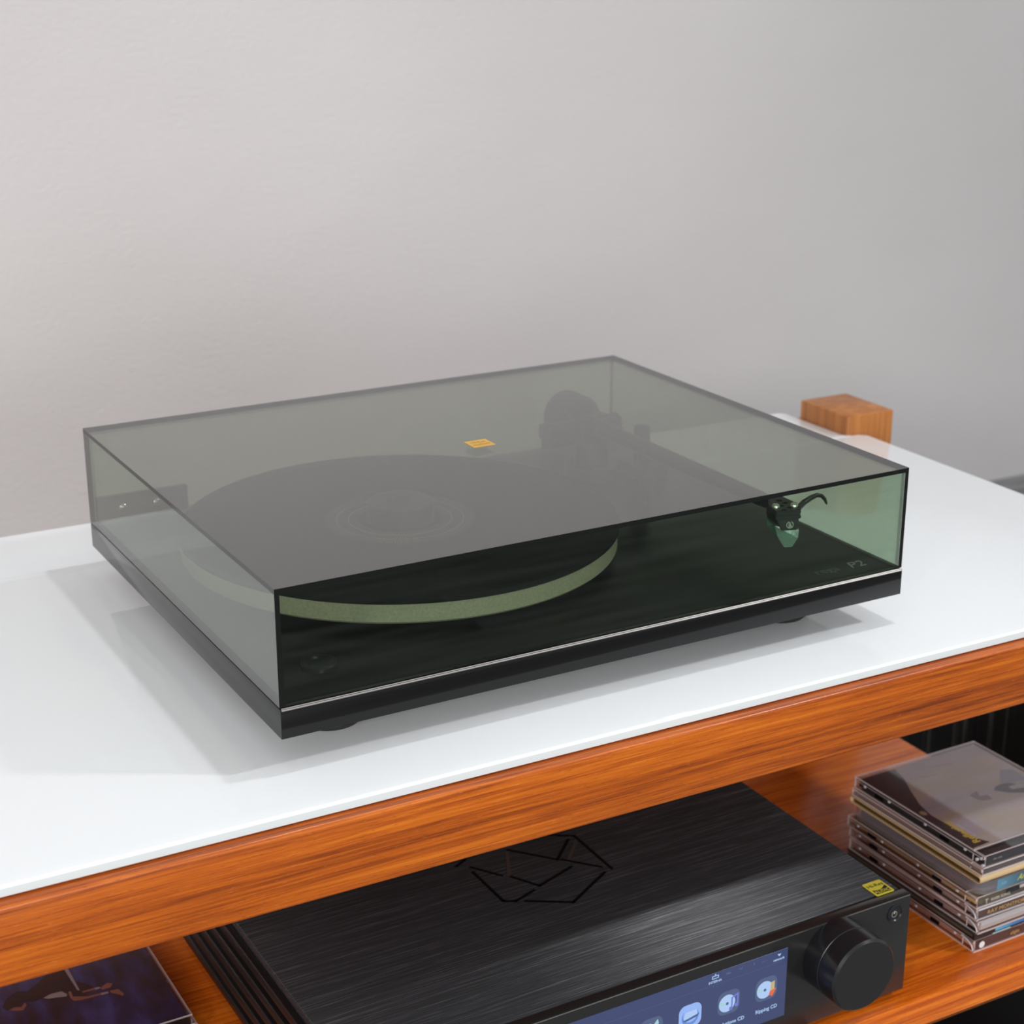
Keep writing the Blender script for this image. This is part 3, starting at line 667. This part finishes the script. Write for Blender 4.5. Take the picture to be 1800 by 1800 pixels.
for cx in (0.3113, 0.2808):
    plate('icon_plate', cx, M_icon_bg)
    lay('icon_disc', circ(0.0064, 32, cx - 0.0014, IZ - 0.0004), M_icon_disc, 1)
    lay('icon_disc_sheen', [(cx - 0.0014, IZ - 0.0004), (cx - 0.0076, IZ - 0.0018), (cx - 0.0074, IZ + 0.0024)], M_icon_mint, 2)
    lay('icon_hub', circ(0.0011, 16, cx - 0.0014, IZ - 0.0004), M_icon_hub, 3)
lay('icon_file', [(0.3142, IZ - 0.0030), (0.3176, IZ - 0.0026), (0.3176, IZ + 0.0046), (0.3146, IZ + 0.0040)], M_icon_sand, 4)
lay('icon_arrow', [(0.3138, IZ - 0.0022), (0.3190, IZ - 0.0014), (0.3160, IZ - 0.0066), (0.3130, IZ - 0.0050)], M_icon_red, 5)
bm = bmn(); stroke(bm, [(0.2830, IZ - 0.0044), (0.2830, IZ + 0.0030), (0.2876, IZ + 0.0050), (0.2876, IZ - 0.0030)], 0.0011, (0, SY - 0.0006, 0), *XZ, 0.0001)
prism(bm, circ(0.0014, 14, 0.2822, IZ - 0.0048), (0, SY - 0.0006, 0), *XZ, 0.0001); prism(bm, circ(0.0014, 14, 0.2868, IZ - 0.0034), (0, SY - 0.0006, 0), *XZ, 0.0001)
part('icon_note', bm, M_icon_violet, sc_)
plate('icon_plate', 0.2503, M_icon_blue)
lay('icon_disc', circ(0.0066, 32, 0.2503, IZ - 0.0004), M_icon_deep, 1)
lay('icon_disc', circ(0.0056, 32, 0.2503, IZ + 0.0012), M_icon_blue, 2)
lay('icon_drive', [(0.2452, IZ - 0.0014), (0.2556, IZ - 0.0002), (0.2548, IZ + 0.0040), (0.2462, IZ + 0.0036)], M_icon_disc, 3)
lay('icon_drive_lip', [(0.2440, IZ - 0.0020), (0.2572, IZ + 0.0006), (0.2556, IZ - 0.0014), (0.2462, IZ - 0.0030)], M_icon_hub, 4)
plate('icon_plate', 0.2203, M_icon_bg)
lay('icon_leaf', [(0.2160, IZ + 0.0010), (0.2192, IZ + 0.0054), (0.2224, IZ + 0.0022), (0.2196, IZ - 0.0040)], M_icon_green, 1)
lay('icon_leaf', [(0.2224, IZ + 0.0040), (0.2250, IZ + 0.0068), (0.2258, IZ + 0.0034), (0.2236, IZ + 0.0018)], M_icon_mint, 2)

# ------------------------------------------------------------------ CD cases
def card(name, rgb, rough=0.45): return pbr('card_' + name, rgb, rough)
def cover_gradient(name, stops):
    g = N(name)
    co = g.n('ShaderNodeTexCoord').outputs['Object']
    nz = g.n('ShaderNodeTexNoise', {'Vector': g.n('ShaderNodeMapping', {'Vector': co, 'Scale': (10, 34, 30), 'Rotation': (0, 0, 0.25)}).outputs[0], 'Scale': 1.0, 'Detail': 4}).outputs[0]
    return g.done(g.n('ShaderNodeBsdfPrincipled', {'Base Color': g.ramp(nz, stops), 'Roughness': 0.4}))

CW, CDp = 0.125, 0.142
def jewel_case(loc, h, label, group, spine, tray, cover, yaw=0.0, slim=False, dx=0.0, dy=0.0, gold=False, arc=True, ribs=False):
    """clear plastic case, hinge and spine toward -y; modelled about the centre of its base"""
    t = thing('cd_case', label, 'CD case', loc, yaw, group); OFF[t.name] = Vector()
    x0, x1, y0, y1 = -CW / 2, CW / 2, -CDp / 2, CDp / 2
    wl = 0.0011
    es = M_clear_edge
    bm = bmn()
    slab(bm, x0, x1, y0, y1, 0, wl)                                        # base plate
    slab(bm, x0, x0 + wl, y0 + 0.012, y1, wl, h - wl - 0.0024)              # low base walls
    slab(bm, x1 - wl, x1, y0 + 0.012, y1, wl, h - wl - 0.0024)
    slab(bm, x0 + wl, x1 - wl, y1 - wl, y1, wl, h - wl - 0.0005)
    slab(bm, x0 + wl, x1 - wl, y0, y0 + wl, wl, h - 0.0004)                 # spine window
    part('case_base', bm, [M_clear, es], t, smooth=0)
    bm = bmn()
    slab(bm, x0, x1, y0 + 0.0115, y1, h - wl, h)                            # lid plate
    slab(bm, x0, x0 + wl, y0 + 0.001, y1, h - wl - 0.0022, h - wl)          # lid skirts
    slab(bm, x1 - wl, x1, y0 + 0.001, y1, h - wl - 0.0022, h - wl)
    slab(bm, x0 + wl, x1 - wl, y0 + 0.001, y0 + 0.0110, h - 0.0008, h - 0.0002)
    part('case_lid', bm, [M_clear, es], t, smooth=0)
    # tray and papers
    bm = bmn(); box(bm, x0 + 0.0022, x1 - 0.0022, y0 + 0.0032, y1 - 0.0022, wl + 0.0006, max(h - 0.0042, wl + 0.002), 0.0006, 1); part('disc_tray', bm, tray, t)
    bm = bmn(); box(bm, x0 + 0.0030, x1 - 0.0030, y0 + 0.0135, y1 - 0.0030, h - wl - 0.0014, h - wl - 0.0002); bk = part('booklet', bm, cover, t, smooth=0)
    bm = bmn(); box(bm, x0 + 0.0032, x1 - 0.0032, y0 + wl + 0.0002, y0 + wl + 0.0008, 0.0020, h - 0.0022); sp = part('spine_card', bm, spine, t, smooth=0)
    # little booklet tabs along the sides
    if not slim:
        for yy in (-0.052, -0.010, 0.030, 0.058):
            for xs in (x0 - 0.0004, x1 - 0.0012):
                bm = bmn(); box(bm, xs, xs + 0.0016, yy, yy + 0.0022, h - 0.0050, h - 0.0032, 0.0003, 1); part('booklet_tab', bm, M_clear_rib, t)
        for yy in (-0.034, 0.038):
            bm = bmn(); box(bm, x0 - 0.0002, x0 + 0.0006, yy, yy + 0.009, 0.0030, 0.0056); part('catch_slot', bm, M_groove, t)
    if arc:
        bm = bmn(); tube(bm, [(x0 - 0.0001, y0 + 0.013 - 0.012 * math.sin(a), 0.0012 + (h - 0.003) * (1 - math.cos(a * 0.0 + a)) * 0 + (h - 0.0036) * math.cos(a) + 0.0004) for a in [pi / 2 * k / 8 for k in range(9)]], 0.0006, 8); part('hinge_arc', bm, M_clear_rib, t)
    if ribs:
        for k in range(4):
            bm = bmn(); box(bm, x0 + 0.002, x1 - 0.002, y0 - 0.0002, y0 + 0.0004, h - 0.0008 - k * 0.0009, h - 0.0004 - k * 0.0009); part('spine_rib', bm, M_clear_rib, t)
    return t, bk, sp, (x0, x1, y0, y1)

GR = 'CD cases stacked beside the media player'
M_trayb = card('tray_black', (0.02, 0.02, 0.022), 0.3)
M_trayc = clear('tray_clear', (0.80, 0.74, 0.74), f0=0.06, rough=0.1, haze=0.5, hazecol=(0.82, 0.62, 0.57))
M_trayr = card('tray_rust', (0.60, 0.31, 0.24), 0.35)
M_trayg = card('tray_gold', (0.58, 0.37, 0.12), 0.35)
M_trayp = card('tray_plum', (0.13, 0.08, 0.10), 0.35)
bx, by = 0.5145 + CW / 2, -0.034 + CDp / 2
z = ST
# 1 bottom
t1, b, s, e = jewel_case((bx, by, z), 0.0102, 'bottom clear CD case of the stack with dark maroon spine and white dot', GR, card('maroon', (0.055, 0.024, 0.026)), M_trayr, card('rust', (0.2, 0.09, 0.06)))
bm = bmn(); prism(bm, circ(0.0027, 24, e[0] + 0.0075, 0.0050), (0, e[2] - 0.0002, 0), *XZ, 0.0001); part('spine_dot', bm, M_white_ink, t1)
M_goldink = card('gold_ink', (0.55, 0.33, 0.12)); M_goldink2 = card('bright_gold_ink', (0.92, 0.64, 0.08)); M_yscript = card('yellow_ink', (0.62, 0.58, 0.10))
text('alight', 0.0042, (e[0] + 0.036, e[2] - 0.0001, 0.0042), (1, 0, 0), (0, 0, 1), M_goldink, t1)
z += 0.0103
# 2 slim black card wallet
t2 = thing('cd_wallet', 'slim black card CD wallet with blue striped spine low in the stack', 'CD wallet', (bx - 0.0010, by, z), 0.004, GR); OFF[t2.name] = Vector()
bm = bmn(); box(bm, -CW / 2, CW / 2, -CDp / 2, CDp / 2, 0, 0.0012, 0.0004, 1); box(bm, -CW / 2, CW / 2, -CDp / 2, CDp / 2, 0.0042, 0.0054, 0.0004, 1); box(bm, -CW / 2, CW / 2, -CDp / 2, -CDp / 2 + 0.0012, 0.0010, 0.0046); part('card_sleeve', bm, M_trayb, t2)
bm = bmn(); box(bm, -CW / 2 + 0.001, CW / 2 - 0.001, -CDp / 2 + 0.003, CDp / 2 - 0.001, 0.0013, 0.0041); part('inner_tray', bm, card('olive_dark', (0.09, 0.075, 0.05)), t2)
def blue_grad():
    g = N('blue_stripe'); co = g.n('ShaderNodeTexCoord').outputs['Object']
    x = g.n('ShaderNodeSeparateXYZ', {0: co}).outputs[0]
    f = g.n('ShaderNodeMapRange', {0: x, 1: -CW / 2 + 0.02, 2: -CW / 2 + 0.06}).outputs[0]
    return g.done(g.n('ShaderNodeBsdfPrincipled', {'Base Color': g.ramp(f, [(0, (0.12, 0.42, 0.62)), (0.5, (0.03, 0.22, 0.52)), (1, (0.03, 0.06, 0.36))]), 'Roughness': 0.4}))
bm = bmn(); box(bm, -CW / 2 + 0.0205, CW / 2 - 0.002, -CDp / 2 - 0.0002, -CDp / 2 + 0.0004, 0.0022, 0.0046); part('spine_stripe', bm, blue_grad(), t2, label='light to dark blue stripe', smooth=0)
bm = bmn(); box(bm, -CW / 2 + 0.018, -CW / 2 + 0.036, -CDp / 2 - 0.0002, -CDp / 2 + 0.0003, 0.0003, 0.0012); part('spine_line', bm, card('pale_aqua', (0.42, 0.55, 0.56)), t2, smooth=0)
z += 0.0055
# 3 white spine
t3, b, s, e = jewel_case((bx + 0.0006, by - 0.001, z), 0.0102, 'clear CD case with blank white spine directly above the black card wallet', GR, card('white_spine', (0.62, 0.58, 0.53)), M_trayc, card('rose', (0.30, 0.17, 0.14)), 0.006, ribs=True)
z += 0.0103
# 4 brown spine
t4, b, s, e = jewel_case((bx + 0.0008, by + 0.0005, z), 0.0100, 'clear CD case with RAY MONTFORD lettered on its brown spine', GR, card('brown_spine', (0.13, 0.055, 0.03)), M_trayc, card('rose2', (0.30, 0.17, 0.14)), -0.003)
text('RAY MONTFORD', 0.0046, (e[0] + 0.010, e[2] - 0.0001, 0.0030), (1, 0, 0), (0, 0, 1), M_goldink, t4, sx=1.15)
bm = bmn(); box(bm, e[0] + 0.001, e[1] - 0.001, e[2] - 0.0003, e[2] + 0.0006, 0.0082, 0.0096); part('hinge_bar', bm, M_clear_rib, t4)
z += 0.0101
# 5 olive / gold
t5, b, s, e = jewel_case((bx - 0.0012, by + 0.001, z), 0.0092, 'clear CD case with golden olive insert and cream lettering, under the blue-labelled rounded case', GR, card('olive_spine', (0.13, 0.10, 0.045)), M_trayg, card('gold_insert', (0.28, 0.17, 0.05)), 0.004, arc=False)
text('T', 0.0056, (e[0] + 0.008, e[2] - 0.0001, 0.0022), (1, 0, 0), (0, 0, 1), M_cream, t5)
text('RIVER SONG', 0.0034, (e[0] + 0.014, e[2] - 0.0001, 0.0030), (1, 0, 0), (0, 0, 1), M_cream, t5)
bm = bmn(); box(bm, e[0] + 0.030, e[0] + 0.042, e[2] - 0.0002, e[2] + 0.0006, 0.0042, 0.0076); part('spine_block', bm, M_trayb, t5)
bm = bmn(); box(bm, e[0] + 0.0425, e[1] - 0.004, e[2] - 0.0002, e[2] + 0.0006, 0.0056, 0.0078); part('spine_strip', bm, card('pale_strip', (0.48, 0.42, 0.40)), t5)
z += 0.0093
# 6 rounded case, blue label
h6 = 0.0110
t6 = thing('rounded_cd_case', 'clear CD case with rounded corners and a blue label in yellow script, mid-stack', 'CD case', (bx + 0.0005, by + 0.001, z), 0.002, GR); OFF[t6.name] = Vector()
bm = bmn(); fs = prism(bm, rrect(CW, CDp, 0.012, 8), (0, 0, 0), *XY, h6)
for f in bm.faces: f.normal_update(); f.material_index = 0 if abs(f.normal.z) > 0.9 else 1
part('rounded_shell', bm, [M_clear, clear('rounded_wall', (0.88, 0.86, 0.88), f0=0.06, rough=0.05, haze=0.2, hazecol=(0.6, 0.57, 0.6))], t6, smooth=60)
bm = bmn(); prism(bm, rrect(CW - 0.006, CDp - 0.006, 0.010, 8), (0, 0, 0.0012), *XY, 0.0022); part('inner_tray', bm, M_trayp, t6)
bm = bmn(); prism(bm, rrect(CW - 0.010, CDp - 0.016, 0.004, 4), (0, 0, h6 - 0.0034), *XY, 0.0014); part('booklet', bm, card('plum_cover', (0.10, 0.06, 0.06)), t6)
def label_blue():
    g = N('blue_label'); co = g.n('ShaderNodeTexCoord').outputs['Object']
    x = g.n('ShaderNodeSeparateXYZ', {0: co}).outputs[0]
    f = g.n('ShaderNodeMapRange', {0: x, 1: -CW / 2 + 0.018, 2: -CW / 2 + 0.055}).outputs[0]
    return g.done(g.n('ShaderNodeBsdfPrincipled', {'Base Color': g.ramp(f, [(0, (0.11, 0.26, 0.36)), (0.6, (0.06, 0.13, 0.17)), (1, (0.05, 0.09, 0.11))]), 'Roughness': 0.35}))
bm = bmn(); box(bm, -CW / 2 + 0.0175, CW / 2 - 0.016, -CDp / 2 - 0.00015, -CDp / 2 + 0.0004, 0.0012, h6 - 0.0018); part('spine_label', bm, label_blue(), t6, label='teal blue spine label', smooth=0)
text('Angelina', 0.0068, (-CW / 2 + 0.037, -CDp / 2 - 0.0002, 0.0036), (1, 0, 0), (0, 0, 1), M_yscript, t6, shear=0.45)
text('2CD', 0.0026, (-CW / 2 + 0.0215, -CDp / 2 - 0.0002, 0.0046), (1, 0, 0), (0, 0, 1), card('aqua_ink', (0.3, 0.5, 0.6)), t6)
z += h6 + 0.0001
# 7 cream card box
h7 = 0.0060
t7 = thing('card_cd_box', 'cream edged card CD sleeve with dark open sides, above the rounded case', 'CD sleeve', (bx + 0.0008, by + 0.0005, z), -0.002, GR); OFF[t7.name] = Vector()
M_kraft = card('kraft', (0.60, 0.42, 0.22), 0.6)
bm = bmn()
a, r = CDp / 2 + 0.001, h7 / 2
n = 10
def shell(off):
    rr = r - off; pts = []
    for k in range(n + 1): pts.append((a - r + rr * math.cos(-pi / 2 + pi * k / n), r + rr * math.sin(-pi / 2 + pi * k / n)))
    for k in range(n + 1): pts.append((-a + r + rr * math.cos(pi / 2 + pi * k / n), r + rr * math.sin(pi / 2 + pi * k / n)))
    return pts
O, I = shell(0), shell(0.0009)
vs = [[bm.verts.new((x, p[0], p[1])) for p in P_] for x in (-CW / 2 - 0.001, CW / 2 + 0.001) for P_ in (O, I)]
m_ = len(O)
for k in range(m_):
    j = (k + 1) % m_
    bm.faces.new([vs[0][k], vs[0][j], vs[2][j], vs[2][k]]); bm.faces.new([vs[1][k], vs[3][k], vs[3][j], vs[1][j]])
    bm.faces.new([vs[0][k], vs[1][k], vs[1][j], vs[0][j]]); bm.faces.new([vs[2][k], vs[2][j], vs[3][j], vs[3][k]])
part('card_sleeve', bm, M_kraft, t7)
bm = bmn(); box(bm, -CW / 2 + 0.0005, CW / 2 - 0.0005, -a + 0.004, a - 0.004, 0.0010, h7 - 0.0010); part('inner_tray', bm, card('umber', (0.085, 0.05, 0.014)), t7)
z += h7 + 0.0001
# 8 slim clear
t8, b, s, e = jewel_case((bx + 0.0012, by + 0.0008, z), 0.0060, 'slim clear CD case with dark grey spine, second from the top of the stack', GR, card('grey_spine', (0.10, 0.09, 0.09)), M_trayr, card('clay', (0.20, 0.11, 0.08)), 0.003, slim=True, arc=False)
z += 0.0061
# 9 top
t9, b, s, e = jewel_case((bx + 0.0024, by + 0.0002, z), 0.0102, 'topmost CD case of the stack with pale grey cover, dark curved shape and gold title', GR, card('black_spine', (0.02, 0.018, 0.02)), M_trayb,
    cover_gradient('grey_cover', [(0.3, (0.44, 0.47, 0.44)), (0.45, (0.62, 0.54, 0.60)), (0.55, (0.68, 0.58, 0.44)), (0.68, (0.72, 0.66, 0.70))]), 0.0, arc=False)
ox, oy = t9.location.x, t9.location.y
zc = 0.0102 - 0.0011 - 0.0002
def flat(name, pts, m, parent, lv=0, label=None):
    bm = bmn(); prism(bm, pts, (0, 0, zc + 0.00002 * lv), *XY, 0.00004); return part(name, bm, m, parent, label=label, smooth=0)
def rel(pts): return [(x - ox, y - oy) for x, y in pts]
flat('cover_shape', rel([(0.5192, 0.1035), (0.5535, 0.1035), (0.5489, 0.0877), (0.5403, 0.0709), (0.5310, 0.0500), (0.5268, 0.0326), (0.5275, 0.0203), (0.5290, 0.0020), (0.5320, -0.0095), (0.5368, -0.0180), (0.5192, -0.0190)]), card('aubergine', (0.030, 0.022, 0.028), 0.3), b, 0)
flat('cover_dot', [(0.5238 - ox + 0.0026 * math.cos(a), 0.0380 - oy + 0.0034 * math.sin(a)) for a in [2 * pi * k / 20 for k in range(20)]], card('peach', (0.60, 0.42, 0.28)), b, 1)
flat('cover_hair', rel([(0.5961, 0.0387), (0.6016, 0.0426), (0.6093, 0.0440), (0.6153, 0.0420), (0.6240, 0.0330), (0.6180, 0.0230), (0.6042, 0.0300)]), card('charcoal', (0.06, 0.055, 0.075)), b, 1)
flat('cover_fan', rel([(0.6106, 0.0461), (0.6250, 0.0620), (0.6331, 0.0582), (0.6344, 0.0530), (0.6321, 0.0426), (0.6293, 0.0399), (0.6108, 0.0431)]), card('pale_lilac', (0.42, 0.41, 0.52)), b, 2)
flat('cover_fan', rel([(0.6103, 0.0377), (0.6191, 0.0377), (0.6260, 0.0345), (0.6233, 0.0300), (0.6101, 0.0335)]), card('pale_white', (0.62, 0.60, 0.64)), b, 2)
flat('cover_face', rel([(0.5741, 0.0420), (0.5839, 0.0446), (0.5802, 0.0369), (0.5869, 0.0363), (0.5854, 0.0291), (0.5775, 0.0304), (0.5744, 0.0337)]), card('dusty_pink', (0.34, 0.24, 0.25)), b, 1)
text('Reflection', 0.0086, (0.5318 - ox, -0.0145 - oy, zc + 0.00003), *SIDE, M_goldink2, b, depth=0.00006, bold=0.03)
text('the quiet sessions', 0.0028, (0.5346 - ox, -0.0065 - oy, zc + 0.00003), *SIDE, card('silver_ink', (0.85, 0.83, 0.83)), b, depth=0.00006, bold=0.01)
text('disc one', 0.0026, (e[0] + 0.008, e[2] - 0.0001, 0.0052), (1, 0, 0), (0, 0, 1), card('dim_silver', (0.28, 0.25, 0.26)), t9)
for (xa, ya, xb, yb) in ((0.5620, 0.0830, 0.5760, 0.0800), (0.5820, 0.0920, 0.6010, 0.0890), (0.5960, -0.008, 0.6220, -0.004)):
    bm = bmn(); stroke(bm, rel([(xa, ya), (xb, yb)]), 0.0009, (0, 0, zc), *XY, 0.00004); part('cover_streak', bm, card('streak', (0.40, 0.38, 0.40)), b, smooth=0)
# clear hinge block at the near corner of the top case
for (ya, zz) in ((0.002, 0.0018), (0.004, 0.0066), (0.008, 0.0040)):
    bm = bmn(); disc(bm, (e[0] - 0.0003, e[2] + ya, zz), (1, 0, 0), 0.0011, 0.0016, 14); part('hinge_pin', bm, M_clear_rib, t9)

# the single case at the left
lx, ly = -0.0115 - CW / 2, 0.1500 + CDp / 2
def navy():
    g = N('navy_cover'); co = g.n('ShaderNodeTexCoord').outputs['Object']
    mpn = g.n('ShaderNodeMapping', {'Vector': co, 'Scale': (90, 28, 30), 'Rotation': (0, 0, 0.35)}).outputs[0]
    nz = g.n('ShaderNodeTexNoise', {'Vector': mpn, 'Scale': 1.0, 'Detail': 4}).outputs[0]
    return g.done(g.n('ShaderNodeBsdfPrincipled', {'Base Color': g.ramp(nz, [(0.36, (0.006, 0.009, 0.035)), (0.52, (0.022, 0.034, 0.16)), (0.72, (0.075, 0.10, 0.42))]), 'Roughness': 0.35}))
tl, b, s, e = jewel_case((lx, ly, ST), 0.0102, 'lone CD case with dark blue picture cover lying left of the media player', 'CD cases lying on the shelf', card('dark_spine', (0.03, 0.03, 0.035)), M_trayb, navy(), 0.0, arc=False)
ox, oy = lx, ly
K = card('night', (0.006, 0.005, 0.008)); SK = card('skin_print', (0.50, 0.20, 0.13)); WH = card('white_print', (0.62, 0.56, 0.60))
flat('printed_hair', rel([(-0.1217, 0.2343), (-0.1164, 0.2434), (-0.1082, 0.248), (-0.102, 0.2445), (-0.0974, 0.2349), (-0.0938, 0.2306), (-0.101, 0.2301), (-0.1078, 0.234), (-0.1105, 0.2295), (-0.1159, 0.2295), (-0.12, 0.2288)]), K, b, 1)
flat('printed_body', rel([(-0.102, 0.2445), (-0.094, 0.250), (-0.080, 0.262), (-0.0715, 0.262), (-0.0690, 0.240), (-0.0600, 0.2280), (-0.0700, 0.2180), (-0.0850, 0.2240), (-0.0960, 0.2300)]), K, b, 0)
flat('printed_face', rel([(-0.1184, 0.2287), (-0.1142, 0.2301), (-0.1102, 0.2278), (-0.1071, 0.2321), (-0.1064, 0.2287), (-0.11, 0.2239), (-0.1139, 0.2251)]), SK, b, 2)
flat('printed_collar', rel([(-0.0945, 0.231), (-0.0891, 0.2333), (-0.0813, 0.2328), (-0.0788, 0.2275), (-0.0799, 0.2251), (-0.0875, 0.2278), (-0.0912, 0.2284)]), WH, b, 2)
flat('printed_arm', rel([(-0.0779, 0.2278), (-0.0758, 0.2282), (-0.0761, 0.2229), (-0.0679, 0.2183), (-0.0578, 0.2172), (-0.0584, 0.2152), (-0.0718, 0.2159), (-0.0768, 0.2177), (-0.0781, 0.2217)]), SK, b, 2)
flat('printed_arm', rel([(-0.0689, 0.2258), (-0.0602, 0.2255), (-0.0604, 0.2233), (-0.0687, 0.2238)]), SK, b, 2)
flat('printed_cuff', rel([(-0.0602, 0.2255), (-0.0567, 0.2251), (-0.0568, 0.2232), (-0.0602, 0.2229)]), WH, b, 3)
flat('printed_cuff', rel([(-0.0582, 0.2174), (-0.0532, 0.2166), (-0.0534, 0.2147), (-0.0582, 0.2148)]), WH, b, 3)
flat('printed_hand', rel([(-0.0567, 0.2236), (-0.0508, 0.2272), (-0.0475, 0.2246), (-0.0503, 0.2207), (-0.0559, 0.2208)]), SK, b, 2)
flat('printed_hand', rel([(-0.0522, 0.2171), (-0.0461, 0.216), (-0.0443, 0.2088), (-0.0458, 0.2066), (-0.0479, 0.2101), (-0.0516, 0.2137)]), SK, b, 2)
flat('printed_strap', rel([(-0.0725, 0.2600), (-0.0698, 0.2595), (-0.0699, 0.2279), (-0.0713, 0.2287)]), WH, b, 2)
flat('printed_strap', rel([(-0.0774, 0.2298), (-0.0758, 0.2297), (-0.0759, 0.2251), (-0.0771, 0.225)]), M_goldink, b, 3)
